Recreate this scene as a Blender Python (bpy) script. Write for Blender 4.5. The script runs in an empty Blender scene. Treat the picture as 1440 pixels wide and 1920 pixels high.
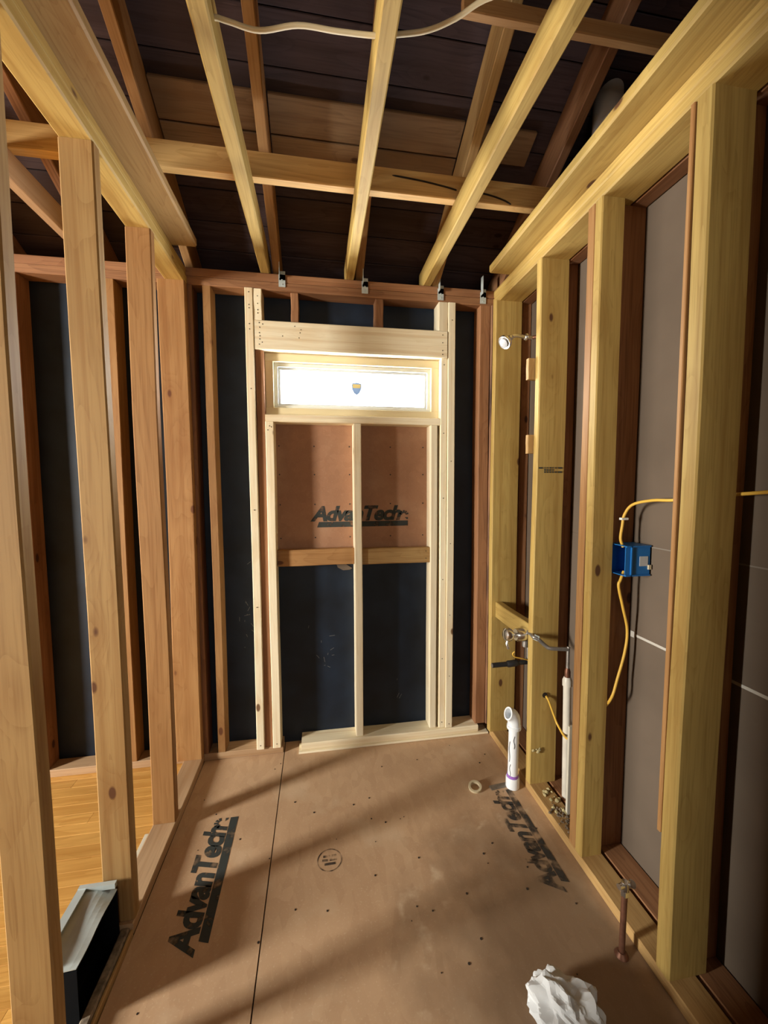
import bpy, bmesh, math, random
from mathutils import Vector, Matrix, noise
random.seed(7)
sc = bpy.context.scene
C = sc.collection

# ------------------------------------------------------------------ camera
def cam_axes(yaw, pitch, roll):
    f = Vector((math.sin(yaw)*math.cos(pitch), math.cos(yaw)*math.cos(pitch), math.sin(pitch)))
    r0 = Vector((math.cos(yaw), -math.sin(yaw), 0)); u0 = r0.cross(f)
    r = r0*math.cos(roll) + u0*math.sin(roll); u = -r0*math.sin(roll) + u0*math.cos(roll)
    return r, u, f
r_, u_, f_ = cam_axes(math.radians(9.33), math.radians(-4.05), math.radians(-0.21))
cam = bpy.data.cameras.new('camera'); camo = bpy.data.objects.new('camera', cam); C.objects.link(camo)
camo.matrix_world = Matrix(((r_.x, u_.x, -f_.x, 0), (r_.y, u_.y, -f_.y, 0), (r_.z, u_.z, -f_.z, 1.43), (0, 0, 0, 1)))
cam.sensor_fit = 'AUTO'; cam.sensor_width = 36; cam.lens = 750/1920*36; cam.clip_start = .02
sc.camera = camo

# ------------------------------------------------------------------ world, window light, exposure
W = bpy.data.worlds.new('sky'); sc.world = W; W.use_nodes = True
bg = W.node_tree.nodes['Background']; bg.inputs[0].default_value = (.93, .97, 1, 1); bg.inputs[1].default_value = 70.0
def area(name, loc, rot, sx, sy, power, col):
    l = bpy.data.lights.new(name, 'AREA'); l.shape = 'RECTANGLE'; l.size = sx; l.size_y = sy; l.energy = power; l.color = col
    o = bpy.data.objects.new(name, l); o.location = loc; o.rotation_euler = rot; C.objects.link(o); return o
H90 = math.pi/2
# daylight entering by the window of the room on the left; the rear lamp is an added fill
sidew = area('daylight_side_window', (-4.60, .0, 1.46), (0, -H90+math.radians(4), 0), 1.15, .54, 520, (1, .965, .87))
area('rear_fill', (.1, -2.72, 1.45), (H90, 0, 0), 1.3, 1.3, 23, (1, .95, .85))
# the small window's opening as a sky portal (emits nothing itself, only guides the sky light in)
portal = area('sky_portal', (.20, 2.195, 1.933), (-H90, 0, 0), .80, .20, 1, (1, 1, 1)); portal.data.cycles.is_portal = True
vs = sc.view_settings
vs.view_transform = 'Standard'; vs.look = 'None'; vs.exposure = -0.2; vs.gamma = 1; vs.use_curve_mapping = False

cy = sc.cycles; cy.use_light_tree = False
cy.max_bounces = 6; cy.diffuse_bounces = 4; cy.glossy_bounces = 2; cy.transmission_bounces = 2; cy.transparent_max_bounces = 6
cy.caustics_reflective = False; cy.caustics_refractive = False; cy.adaptive_threshold = .03

# ------------------------------------------------------------------ materials
def new_mat(name):
    m = bpy.data.materials.new(name); m.use_nodes = True
    nt = m.node_tree; return m, nt, nt.nodes['Principled BSDF']
def L(nt, a, b): nt.links.new(a, b)
def node(nt, t, **k):
    n = nt.nodes.new(t)
    for a, v in k.items(): setattr(n, a, v)
    return n
def math_n(nt, op, a, b=None, clamp=False):
    n = node(nt, 'ShaderNodeMath', operation=op, use_clamp=clamp)
    for i, v in enumerate((a, b)):
        if v is None: continue
        if isinstance(v, (int, float)): n.inputs[i].default_value = v
        else: L(nt, v, n.inputs[i])
    return n.outputs[0]
def mixc(nt, fac, a, b, mode='MIX'):
    n = node(nt, 'ShaderNodeMix', data_type='RGBA', blend_type=mode)
    for i, v in ((0, fac), (6, a), (7, b)):
        if isinstance(v, (int, float)): n.inputs[i].default_value = v
        elif isinstance(v, tuple): n.inputs[i].default_value = (*v, 1)
        else: L(nt, v, n.inputs[i])
    return n.outputs[2]
def ramp(nt, fac, stops):
    n = node(nt, 'ShaderNodeMapRange'); n.inputs[1].default_value = stops[0]; n.inputs[2].default_value = stops[1]
    L(nt, fac, n.inputs[0]); return n.outputs[0]

def wood(name, light, dark, knot, axis, knots=.5, rings=.55, blotch=.25, rough=.62, stain=None):
    m, nt, p = new_mat(name + '_' + 'xyz'[axis])
    tc = node(nt, 'ShaderNodeTexCoord'); oi = node(nt, 'ShaderNodeObjectInfo')
    off = node(nt, 'ShaderNodeCombineXYZ')
    for i, k in enumerate((13.7, 31.1, 57.3)): L(nt, math_n(nt, 'MULTIPLY', oi.outputs['Random'], k), off.inputs[i])
    add = node(nt, 'ShaderNodeVectorMath', operation='ADD'); L(nt, tc.outputs['Object'], add.inputs[0]); L(nt, off.outputs[0], add.inputs[1])
    P = add.outputs[0]
    def mapped(sl, sc_):
        mp = node(nt, 'ShaderNodeMapping'); s = [sc_]*3; s[axis] = sl
        mp.inputs['Scale'].default_value = s; L(nt, P, mp.inputs[0]); return mp.outputs[0]
    # knots
    vo = node(nt, 'ShaderNodeTexVoronoi'); vo.inputs['Scale'].default_value = 1; L(nt, mapped(5.0, 10), vo.inputs['Vector'])
    sep = node(nt, 'ShaderNodeSeparateColor'); L(nt, vo.outputs['Color'], sep.inputs[0])
    pick = math_n(nt, 'GREATER_THAN', sep.outputs[0], 1 - knots*.95)
    kn = math_n(nt, 'MULTIPLY', math_n(nt, 'SUBTRACT', 1, ramp(nt, vo.outputs['Distance'], (.085, .125)), True), pick)
    halo = math_n(nt, 'MULTIPLY', math_n(nt, 'SUBTRACT', 1, ramp(nt, vo.outputs['Distance'], (.05, .55)), True), pick)
    # growth figure
    low = node(nt, 'ShaderNodeTexNoise'); low.inputs['Scale'].default_value = 1; low.inputs['Detail'].default_value = 1
    L(nt, mapped(.9, 9), low.inputs['Vector'])
    g = math_n(nt, 'ADD', math_n(nt, 'MULTIPLY', low.outputs['Fac'], 5.2), math_n(nt, 'MULTIPLY', halo, .9))
    fr = math_n(nt, 'FRACT', math_n(nt, 'MULTIPLY', g, 2.6))
    ring = math_n(nt, 'POWER', fr, 2.2)
    fine = node(nt, 'ShaderNodeTexNoise'); fine.inputs['Scale'].default_value = 1; fine.inputs['Detail'].default_value = 2
    L(nt, mapped(5, 190), fine.inputs['Vector'])
    bl = node(nt, 'ShaderNodeTexNoise'); bl.inputs['Scale'].default_value = 1; bl.inputs['Detail'].default_value = 1
    L(nt, mapped(2.0, 7), bl.inputs['Vector'])
    fac = math_n(nt, 'ADD', math_n(nt, 'MULTIPLY', ring, rings), math_n(nt, 'MULTIPLY', math_n(nt, 'SUBTRACT', fine.outputs['Fac'], .5), 2.2), True)
    c = mixc(nt, fac, light, dark)
    c = mixc(nt, math_n(nt, 'MULTIPLY', ramp(nt, bl.outputs['Fac'], (.42, .72)), blotch*1.6, True), c, mixc(nt, .5, dark, (dark[0]*.8, dark[1]*.7, dark[2]*.6)))
    sk = node(nt, 'ShaderNodeTexNoise'); sk.inputs['Scale'].default_value = 1; sk.inputs['Detail'].default_value = 1
    L(nt, mapped(.8, 42), sk.inputs['Vector'])
    c = mixc(nt, math_n(nt, 'MULTIPLY', ramp(nt, sk.outputs['Fac'], (.50, .70)), .38, True), c, (dark[0]*.85, dark[1]*.68, dark[2]*.5))
    c = mixc(nt, math_n(nt, 'MULTIPLY', halo, .40), c, (dark[0]*.9, dark[1]*.75, dark[2]*.6))
    c = mixc(nt, math_n(nt, 'MULTIPLY', kn, .95), c, knot)
    if stain:
        st = node(nt, 'ShaderNodeTexNoise'); st.inputs['Scale'].default_value = 1; st.inputs['Detail'].default_value = 6
        L(nt, mapped(3, 26), st.inputs['Vector'])
        c = mixc(nt, math_n(nt, 'MULTIPLY', ramp(nt, st.outputs['Fac'], (.42, .6)), .85, True), c, stain)
    hs = node(nt, 'ShaderNodeHueSaturation'); L(nt, c, hs.inputs['Color'])
    L(nt, math_n(nt, 'ADD', math_n(nt, 'MULTIPLY', oi.outputs['Random'], .22), .89), hs.inputs['Value'])
    L(nt, hs.outputs[0], p.inputs['Base Color'])
    p.inputs['Roughness'].default_value = rough; p.inputs['Specular IOR Level'].default_value = .3
    return m
WOODS = {
 'new':   dict(light=(.86, .77, .57), dark=(.70, .58, .37), knot=(.17, .08, .035), knots=.30, rings=.25, blotch=.12),
 'pine':  dict(light=(.45, .285, .115), dark=(.31, .175, .064), knot=(.11, .04, .016), knots=.55, rings=.45, blotch=.22),
 'honey': dict(light=(.68, .42, .16), dark=(.50, .28, .09), knot=(.11, .04, .016), knots=.4, rings=.45, blotch=.22),
 'olive': dict(light=(.50, .345, .108), dark=(.33, .21, .056), knot=(.09, .035, .015), knots=.62, rings=.38, blotch=.2),
 'amber': dict(light=(.39, .21, .080), dark=(.265, .125, .042), knot=(.12, .04, .015), knots=.55, rings=.45, blotch=.3),
 'old':   dict(light=(.33, .16, .075), dark=(.19, .085, .04), knot=(.05, .02, .012), knots=.35, rings=.5, blotch=.4),
 'mould': dict(light=(.36, .19, .10), dark=(.22, .11, .06), knot=(.05, .02, .012), knots=.2, rings=.4, blotch=.3, stain=(.035, .02, .022)),
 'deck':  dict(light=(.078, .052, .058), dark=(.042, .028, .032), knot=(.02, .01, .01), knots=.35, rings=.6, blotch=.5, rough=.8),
 'patch': dict(light=(.27, .165, .085), dark=(.17, .10, .05), knot=(.06, .025, .012), knots=.4, rings=.5, blotch=.45),
 'plate': dict(light=(.50, .33, .19), dark=(.37, .235, .13), knot=(.1, .05, .03), knots=.2, rings=.3, blotch=.45),
 'oak':   dict(light=(.66, .36, .10), dark=(.50, .25, .06), knot=(.2, .09, .03), knots=.0, rings=.6, blotch=.3, rough=.32),
}
_wc = {}
def wm(kind, axis):
    k = (kind, axis)
    if k not in _wc:
        d = dict(WOODS[kind]); _wc[k] = wood('wood_' + kind, axis=axis, **d)
    return _wc[k]

def plain(name, col, rough=.6, metal=0, noise_amt=.0, nscale=20, spec=.4):
    m, nt, p = new_mat(name); p.inputs['Roughness'].default_value = rough; p.inputs['Metallic'].default_value = metal
    p.inputs['Specular IOR Level'].default_value = spec
    if noise_amt:
        tc = node(nt, 'ShaderNodeTexCoord'); n = node(nt, 'ShaderNodeTexNoise'); n.inputs['Scale'].default_value = nscale; n.inputs['Detail'].default_value = 5
        L(nt, tc.outputs['Object'], n.inputs['Vector'])
        L(nt, mixc(nt, ramp(nt, n.outputs['Fac'], (.3, .7)), tuple(c*(1-noise_amt) for c in col), tuple(min(1, c*(1+noise_amt)) for c in col)), p.inputs['Base Color'])
    else: p.inputs['Base Color'].default_value = (*col, 1)
    return m
def osb_mat(name, base, dark, lightc, stain_shade=False):
    m, nt, p = new_mat(name); tc = node(nt, 'ShaderNodeTexCoord')
    def nz(s, det=4, sc3=None):
        n = node(nt, 'ShaderNodeTexNoise'); n.inputs['Scale'].default_value = s; n.inputs['Detail'].default_value = det
        if sc3:
            mp = node(nt, 'ShaderNodeMapping'); mp.inputs['Scale'].default_value = sc3; L(nt, tc.outputs['Object'], mp.inputs[0]); L(nt, mp.outputs[0], n.inputs['Vector'])
        else: L(nt, tc.outputs['Object'], n.inputs['Vector'])
        return n.outputs['Fac']
    vo = node(nt, 'ShaderNodeTexVoronoi'); vo.inputs['Scale'].default_value = 1
    mp = node(nt, 'ShaderNodeMapping'); mp.inputs['Scale'].default_value = (38, 16, 38); L(nt, tc.outputs['Object'], mp.inputs[0]); L(nt, mp.outputs[0], vo.inputs['Vector'])
    sp = node(nt, 'ShaderNodeSeparateColor'); L(nt, vo.outputs['Color'], sp.inputs[0])
    c = mixc(nt, math_n(nt, 'MULTIPLY', sp.outputs[0], .28), base, dark)
    c = mixc(nt, math_n(nt, 'MULTIPLY', ramp(nt, nz(2.3, 5), (.45, .75)), .55, True), c, dark)
    c = mixc(nt, math_n(nt, 'MULTIPLY', ramp(nt, nz(3.7, 6), (.55, .75)), .5, True), c, lightc)
    c = mixc(nt, math_n(nt, 'MULTIPLY', ramp(nt, nz(150, 2), (.6, .75)), .35, True), c, lightc)
    if stain_shade:   # old water mark by the supply pipe, enlarged to paint shade; dusty tide lines
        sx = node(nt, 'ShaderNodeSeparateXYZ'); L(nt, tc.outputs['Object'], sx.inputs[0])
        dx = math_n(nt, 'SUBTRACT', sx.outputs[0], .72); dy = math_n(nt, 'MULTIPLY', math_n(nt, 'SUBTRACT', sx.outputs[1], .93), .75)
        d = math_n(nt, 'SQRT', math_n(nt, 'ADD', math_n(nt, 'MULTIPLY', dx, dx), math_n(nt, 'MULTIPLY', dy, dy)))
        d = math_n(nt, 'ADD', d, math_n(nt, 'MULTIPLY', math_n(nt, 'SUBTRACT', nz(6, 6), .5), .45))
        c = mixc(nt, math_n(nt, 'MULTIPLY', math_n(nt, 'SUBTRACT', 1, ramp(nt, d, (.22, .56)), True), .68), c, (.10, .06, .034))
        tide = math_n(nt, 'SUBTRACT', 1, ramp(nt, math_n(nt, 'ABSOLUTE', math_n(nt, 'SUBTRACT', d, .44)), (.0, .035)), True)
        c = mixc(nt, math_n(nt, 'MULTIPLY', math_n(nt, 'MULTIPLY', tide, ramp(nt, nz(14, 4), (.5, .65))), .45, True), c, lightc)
    L(nt, c, p.inputs['Base Color']); p.inputs['Roughness'].default_value = .55; p.inputs['Specular IOR Level'].default_value = .25
    return m
def print_mat(name, col, wear):
    m, nt, p = new_mat(name); p.inputs['Base Color'].default_value = (*col, 1); p.inputs['Roughness'].default_value = .8
    tc = node(nt, 'ShaderNodeTexCoord'); n = node(nt, 'ShaderNodeTexNoise'); n.inputs['Scale'].default_value = 22; n.inputs['Detail'].default_value = 8
    L(nt, tc.outputs['Object'], n.inputs['Vector'])
    L(nt, ramp(nt, n.outputs['Fac'], (wear-.12, wear+.12)), p.inputs['Alpha'])
    return m
M = {}
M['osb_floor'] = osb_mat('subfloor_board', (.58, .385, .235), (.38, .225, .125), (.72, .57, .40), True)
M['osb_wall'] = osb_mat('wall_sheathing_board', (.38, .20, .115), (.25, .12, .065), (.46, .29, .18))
M['felt'] = plain('black_felt', (.006, .012, .024), .55, 0, .5, 6, .35)
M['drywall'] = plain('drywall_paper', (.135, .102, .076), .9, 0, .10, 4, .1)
M['mud'] = plain('joint_compound', (.50, .47, .42), .9)
M['chrome'] = plain('chrome', (.86, .86, .84), .24, 1)
M['galv'] = plain('galvanised_sheet', (.56, .63, .63), .5, .35, .16, 9)
M['liner'] = plain('black_duct_liner', (.006, .007, .009), .9, 0, 0, 1, .1)  # flat black that paints the shade inside the duct boot
M['black'] = plain('black_pipe', (.02, .02, .022), .45)
M['copper'] = plain('tarnished_copper', (.17, .075, .045), .45, .6, .3, 30)
M['steel'] = plain('grey_pipe', (.30, .28, .26), .4, .7, .2, 40)
M['pvc'] = plain('white_pvc', (.80, .83, .86), .3)
M['cpvc'] = plain('cream_pipe', (.62, .58, .50), .4, 0, .12, 12)
M['purple'] = plain('purple_primer', (.32, .14, .52), .5)
M['yellow'] = plain('yellow_cable_jacket', (.72, .44, .07), .45)
M['whitecable'] = plain('pale_cable_jacket', (.62, .52, .33), .5)
M['blue'] = plain('blue_plastic', (.012, .14, .42), .4)
M['label'] = plain('grey_label', (.50, .50, .50), .7)
M['paper'] = plain('crumpled_white_paper', (.58, .59, .60), .75, 0, .1, 8, .2)
M['foam'] = plain('yellow_insulation', (.50, .42, .22), .95, 0, .3, 60)
M['grit'] = plain('grey_debris', (.22, .17, .12), .95, 0, .5, 60)
M['tan'] = plain('tan_ring', (.55, .46, .30), .6)
M['whiteboard'] = plain('white_trim', (.66, .63, .52), .6, 0, .06, 10)
M['vinyl'] = plain('cream_window_frame', (.80, .68, .42), .5)
M['sash'] = plain('white_vinyl', (.82, .84, .80), .4)
M['vent'] = plain('grey_vent_pipe', (.62, .60, .58), .5, 0, .15, 12)
M['nail'] = plain('dark_nail', (.05, .04, .035), .5, .5)
M['print'] = print_mat('dark_print', (.030, .035, .032), .36)
M['print_worn'] = print_mat('worn_dark_print', (.035, .030, .025), .47)
M['print_faint'] = print_mat('faint_print', (.06, .04, .028), .50)
M['crack'] = plain('dark_crack', (.02, .012, .008), .9)
M['mud_faint'] = plain('faint_joint', (.20, .17, .14), .9)
M['plaster'] = plain('painted_drywall', (.20, .16, .11), .9)
M['felt_scuff'] = plain('scuff', (.18, .18, .17), .9)
g, nt, p = new_mat('window_glass'); nt.nodes.remove(p)
tr = node(nt, 'ShaderNodeBsdfTransparent'); gl = node(nt, 'ShaderNodeBsdfGlossy'); gl.inputs['Roughness'].default_value = .02
mx = node(nt, 'ShaderNodeMixShader'); mx.inputs[0].default_value = .05
L(nt, tr.outputs[0], mx.inputs[1]); L(nt, gl.outputs[0], mx.inputs[2]); L(nt, mx.outputs[0], nt.nodes['Material Output'].inputs[0]); M['glass'] = g

# ------------------------------------------------------------------ building helpers
def link(name, me, mat, parent=None, loc=(0, 0, 0)):
    o = bpy.data.objects.new(name, me); C.objects.link(o); o.location = loc
    if mat is not None: me.materials.append(mat)
    if parent is not None: o.parent = parent
    return o
def empty(name, label, cat, kind=None, group=None, loc=(0, 0, 0)):
    o = bpy.data.objects.new(name, None); C.objects.link(o); o.location = loc; o.empty_display_size = .1
    tag(o, label, cat, kind, group); return o
def tag(o, label, cat, kind=None, group=None):
    o['label'] = label; o['category'] = cat
    if kind: o['kind'] = kind
    if group: o['group'] = group
    return o
def to_mesh(bm, name, smooth=False):
    bmesh.ops.recalc_face_normals(bm, faces=bm.faces)
    me = bpy.data.meshes.new(name); bm.to_mesh(me); bm.free()
    if smooth:
        for pl in me.polygons: pl.use_smooth = True
    return me
def board(name, xr, yr, zr, kind, parent, bev=.003, bow=.0015, mat=None, rot=None, loc=None, seg=7, lean=None):
    """a sawn board: rounded edges, slight bow, grain along its length"""
    d = [xr[1]-xr[0], yr[1]-yr[0], zr[1]-zr[0]]; ax = d.index(max(d)); a, b = [i for i in range(3) if i != ax]
    ha, hb, hl = d[a]/2, d[b]/2, d[ax]/2; bv = min(bev, ha*.45, hb*.45)
    ring = [(-ha+bv, -hb), (ha-bv, -hb), (ha, -hb+bv), (ha, hb-bv), (ha-bv, hb), (-ha+bv, hb), (-ha, hb-bv), (-ha, -hb+bv)]
    bm = bmesh.new(); rows = []; s1, s2 = random.uniform(0, 6), random.uniform(0, 6)
    for i in range(seg+1):
        t = i/seg; e = math.sin(math.pi*t)
        oa = bow*e*math.sin(s1+t*5); ob = bow*e*math.sin(s2+t*4); row = []
        for (p_, q_) in ring:
            v = [0, 0, 0]; v[a] = p_+oa; v[b] = q_+ob; v[ax] = -hl+2*hl*t
            if lean: v[0] += lean[0]*(t-.5); v[1] += lean[1]*(t-.5)
            row.append(bm.verts.new(v))
        rows.append(row)
    for i in range(seg):
        for k in range(8): bm.faces.new((rows[i][k], rows[i][(k+1) % 8], rows[i+1][(k+1) % 8], rows[i+1][k]))
    bm.faces.new(rows[0]); bm.faces.new(rows[-1])
    o = link(name, to_mesh(bm, name), mat or wm(kind, ax), parent, loc or [(r[0]+r[1])/2 for r in (xr, yr, zr)])
    if rot: o.rotation_euler = rot
    return o
def bx(bm, xr, yr, zr):
    vs_ = [bm.verts.new((x, y, z)) for x in xr for y in yr for z in zr]
    for f in ((0, 1, 3, 2), (4, 6, 7, 5), (0, 4, 5, 1), (2, 3, 7, 6), (0, 2, 6, 4), (1, 5, 7, 3)): bm.faces.new([vs_[i] for i in f])
def box(name, xr, yr, zr, mat, parent=None, bev=0):
    c = [(r[0]+r[1])/2 for r in (xr, yr, zr)]
    bm = bmesh.new(); bx(bm, (xr[0]-c[0], xr[1]-c[0]), (yr[0]-c[1], yr[1]-c[1]), (zr[0]-c[2], zr[1]-c[2]))
    if bev: bmesh.ops.bevel(bm, geom=bm.edges[:], offset=bev, segments=2, profile=.6, affect='EDGES')
    return link(name, to_mesh(bm, name), mat, parent, c)
def panel(name, xr, yr, zr, mat, parent):       # keeps world-space object coordinates for the pattern
    bm = bmesh.new(); bx(bm, xr, yr, zr); return link(name, to_mesh(bm, name), mat, parent)
def sweep(bm, pts, rad, n=12, cap=True):
    pts = [Vector(p_) for p_ in pts]; rad = rad if isinstance(rad, (list, tuple)) else [rad]*len(pts)
    t0 = (pts[1]-pts[0]).normalized(); up = Vector((0, 0, 1)) if abs(t0.z) < .9 else Vector((1, 0, 0))
    nrm = t0.cross(up).normalized(); rows = []
    for i, p_ in enumerate(pts):
        t = (pts[min(i+1, len(pts)-1)]-pts[max(i-1, 0)]).normalized()
        nrm = (nrm - t*nrm.dot(t)).normalized(); b = t.cross(nrm)
        rows.append([bm.verts.new(p_+(nrm*math.cos(2*math.pi*k/n)+b*math.sin(2*math.pi*k/n))*rad[i]) for k in range(n)])
    for i in range(len(rows)-1):
        for k in range(n): bm.faces.new((rows[i][k], rows[i][(k+1) % n], rows[i+1][(k+1) % n], rows[i+1][k]))
    if cap: bm.faces.new(rows[0]); bm.faces.new(rows[-1])
    return rows
def smooth_path(pts, k=6):
    pts = [Vector(p_) for p_ in pts]; out = []
    for i in range(len(pts)-1):
        p0, p1, p2, p3 = pts[max(i-1, 0)], pts[i], pts[i+1], pts[min(i+2, len(pts)-1)]
        for j in range(k):
            t = j/k; out.append(.5*((2*p1)+(p2-p0)*t+(2*p0-5*p1+4*p2-p3)*t*t+(3*p1-p0-3*p2+p3)*t**3))
    return out+[pts[-1]]
def auto_smooth(me, ang=35):
    for pl in me.polygons: pl.use_smooth = True
    me.set_sharp_from_angle(angle=math.radians(ang))
def tube(name, pts, rad, mat, parent=None, n=14, smooth=True, k=6):
    bm = bmesh.new(); sweep(bm, smooth_path(pts, k) if smooth else pts, rad, n)
    me = to_mesh(bm, name); auto_smooth(me, 50); return link(name, me, mat, parent)
def lathe(name, prof, mat, parent=None, loc=(0, 0, 0), axis=(0, 0, 1), n=28):
    bm = bmesh.new(); rows = []
    for (r, h) in prof: rows.append([bm.verts.new((r*math.cos(2*math.pi*k/n), r*math.sin(2*math.pi*k/n), h)) for k in range(n)])
    for i in range(len(rows)-1):
        for k in range(n): bm.faces.new((rows[i][k], rows[i][(k+1) % n], rows[i+1][(k+1) % n], rows[i+1][k]))
    if prof[0] != prof[-1]:
        bm.faces.new(rows[0]); bm.faces.new(rows[-1])
    else: pass
    bmesh.ops.remove_doubles(bm, verts=bm.verts, dist=1e-6)
    me = to_mesh(bm, name); auto_smooth(me, 35); o = link(name, me, mat, parent, loc)
    o.rotation_mode = 'QUATERNION'; o.rotation_quaternion = Vector((0, 0, 1)).rotation_difference(Vector(axis)); return o
def nails(parent, pts, normal, r=.0028, name='nail_heads'):
    bm = bmesh.new(); n = Vector(normal)
    for p_ in pts:
        p_ = Vector(p_); sweep(bm, [p_-n*.004, p_+n*.0012], r, 7)
    o = link(name, to_mesh(bm, name), M['nail'], parent); o['kind'] = 'stuff'
    o.matrix_parent_inverse = Matrix.Identity(4); return o
def sub(o, parent):      # make o (placed in world space) a child of an already placed object
    bpy.context.view_layer.update()
    o.parent = parent; o.matrix_parent_inverse = parent.matrix_world.inverted(); return o
def text_bm(bm, body, size, shear, weight, mtx):
    cu = bpy.data.curves.new('t', 'FONT'); cu.body = body; cu.size = size; cu.shear = shear; cu.offset = weight; cu.space_character = .92; cu.resolution_u = 4
    ob = bpy.data.objects.new('t', cu); C.objects.link(ob); bpy.context.view_layer.update()
    me = bpy.data.meshes.new_from_object(ob.evaluated_get(bpy.context.evaluated_depsgraph_get()))
    bpy.data.objects.remove(ob); bpy.data.curves.remove(cu)
    xs = [v.co.x for v in me.vertices]; me.transform(mtx); bm.from_mesh(me); bpy.data.meshes.remove(me); return max(xs)
def logo(name, width, mat, parent, mtx):
    """slanted heavy word over a bar, with little rays at its end, as printed on the sheet"""
    bm = bmesh.new()
    probe = bmesh.new(); w0 = text_bm(probe, 'AdvanTech', 1, .28, .042, Matrix.Identity(4)); probe.free()
    s = width*.93/w0
    text_bm(bm, 'AdvanTech', s, .28, .042*s, Matrix.Identity(4))
    def quad(pts): bm.faces.new([bm.verts.new((x, y, 0)) for x, y in pts])
    quad([(width*.05, -.34*s), (width, -.34*s), (width*1.0, -.07*s), (width*.07, -.07*s)])
    for a in range(5):
        t = math.radians(20+a*35); cx, cy = width*.955, .22*s; c_, s_ = math.cos(t), math.sin(t)
        quad([(cx+c_*.09*s-s_*.03*s, cy+s_*.09*s+c_*.03*s), (cx+c_*.09*s+s_*.03*s, cy+s_*.09*s-c_*.03*s), (cx+c_*.24*s+s_*.05*s, cy+s_*.24*s-c_*.05*s), (cx+c_*.24*s-s_*.05*s, cy+s_*.24*s+c_*.05*s)])
    quad([(width*.985, .0), (width*1.0, .0), (width*1.0, .1*s), (width*.965, .1*s)])
    me = bpy.data.meshes.new(name); bm.to_mesh(me); bm.free()
    o = link(name, me, mat, parent); o.matrix_basis = mtx; return o

S_, W_ = .038, .089          # two-by-four
ZF = 2.38; ZT = 2.46         # underside and top of the wall plates

# ------------------------------------------------------------------ floor
fl = empty('floor', 'brown oriented strand subfloor of two panels with a dark seam between them', 'floor', 'structure')
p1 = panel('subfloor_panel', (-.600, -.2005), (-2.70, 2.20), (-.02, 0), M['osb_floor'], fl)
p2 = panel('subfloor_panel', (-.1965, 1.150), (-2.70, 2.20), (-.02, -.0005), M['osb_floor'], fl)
panel('floor_joist_bed', (-4.85, 2.0), (-2.9, 2.4), (-.36, -.30), M['crack'], fl)
RZ90 = Matrix.Rotation(H90, 4, 'Z')
logo('printed_logo', .51, M['print'], p1, Matrix.Translation((-.400, 1.20, .0008)) @ RZ90 @ Matrix.Diagonal((1, 1.08, 1, 1)))
logo('printed_logo', .47, M['print_worn'], p2, Matrix.Translation((.835, 1.19, .0004)) @ RZ90 @ Matrix.Diagonal((1, 1.05, 1, 1)))
# round stamp
bm = bmesh.new()
def ringq(r0, r1, n=40):
    a = [bm.verts.new((r0*math.cos(2*math.pi*k/n), r0*math.sin(2*math.pi*k/n), 0)) for k in range(n)]
    b = [bm.verts.new((r1*math.cos(2*math.pi*k/n), r1*math.sin(2*math.pi*k/n), 0)) for k in range(n)]
    for k in range(n): bm.faces.new((a[k], a[(k+1) % n], b[(k+1) % n], b[k]))
ringq(.043, .047)
for y0, x0, x1 in ((.016, -.024, .002), (.016, .008, .026), (.0, -.028, -.006), (.0, .0, .028), (-.016, -.02, .022)):
    bm.faces.new([bm.verts.new(v) for v in ((x0, y0-.005, 0), (x1, y0-.005, 0), (x1, y0+.005, 0), (x0, y0+.005, 0))])
me = bpy.data.meshes.new('round_stamp'); bm.to_mesh(me); bm.free()
link('round_stamp', me, M['print_faint'], p2, (.022, 1.443, .0004))
# screw heads and chips in the panel
bm = bmesh.new(); rr = random.Random(3)
for i in range(46):
    x = rr.uniform(-.55, .9); y = rr.uniform(.85, 2.02)
    sweep(bm, [(x, y, -.003), (x, y, .0009)], rr.uniform(.0018, .0042), 7)
o = link('screw_heads', to_mesh(bm, 'screw_heads'), M['nail'], fl); o['kind'] = 'stuff'

# oak floor of the neighbouring room, strip by strip
fo = empty('floor_left', 'honey coloured oak strip floor seen through the studs on the left', 'floor', 'structure')
rr = random.Random(11); yy = 2.185; i = 0
while yy > .55:
    w = .0575; x = -.692; first = True
    cuts = [rr.uniform(-1.25, -.85), rr.uniform(-2.2, -1.5), rr.uniform(-3.0, -2.4), -4.70]
    for cx in cuts:
        board('floor_strip', (cx+.0006, x), (yy-w+.0006, yy), (-.02, 0), 'oak', fo, bev=.0012, bow=0, seg=1); x = cx-.0006
    yy -= w
board('floor_strips', (-4.70, -.692), (-2.7, yy), (-.02, 0), 'oak', fo, bow=0)['kind'] = 'stuff'

# ------------------------------------------------------------------ roof
rf = empty('roof', 'dark board roof deck on sloping rafters above the open ceiling', 'roof', 'structure')
SL = .5; ANG = math.atan(SL); CA = math.cos(ANG)
def roof_z(y, base=2.5): return base+SL*(2.1-y)
def sloped(name, xr, y0, y1, base, thick, kind, parent):   # board running up the slope
    ln = (y0-y1)/CA; ym = (y0+y1)/2; zm = roof_z(ym, base)
    n = Vector((0, math.sin(ANG), math.cos(ANG))); c = Vector(((xr[0]+xr[1])/2, ym, zm))+n*thick/2
    return board(name, xr, (-ln/2, ln/2), (-thick/2, thick/2), kind, parent, rot=(-ANG, 0, 0), loc=c, seg=4)
for x in (-2.24, -1.83, -1.42, -1.01, -.615, -.205, .205, .605, .985, 1.40):
    sloped('rafter', (x, x+S_), 2.34, -.6, 2.49 if x != .605 else 2.47, .14, 'pine' if x in (.605,) else 'amber' if x in (-.205, .205, -.615) else 'old', rf)
DK = 2.49+.14/CA+.001
y = 2.45; rr = random.Random(5)
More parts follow.
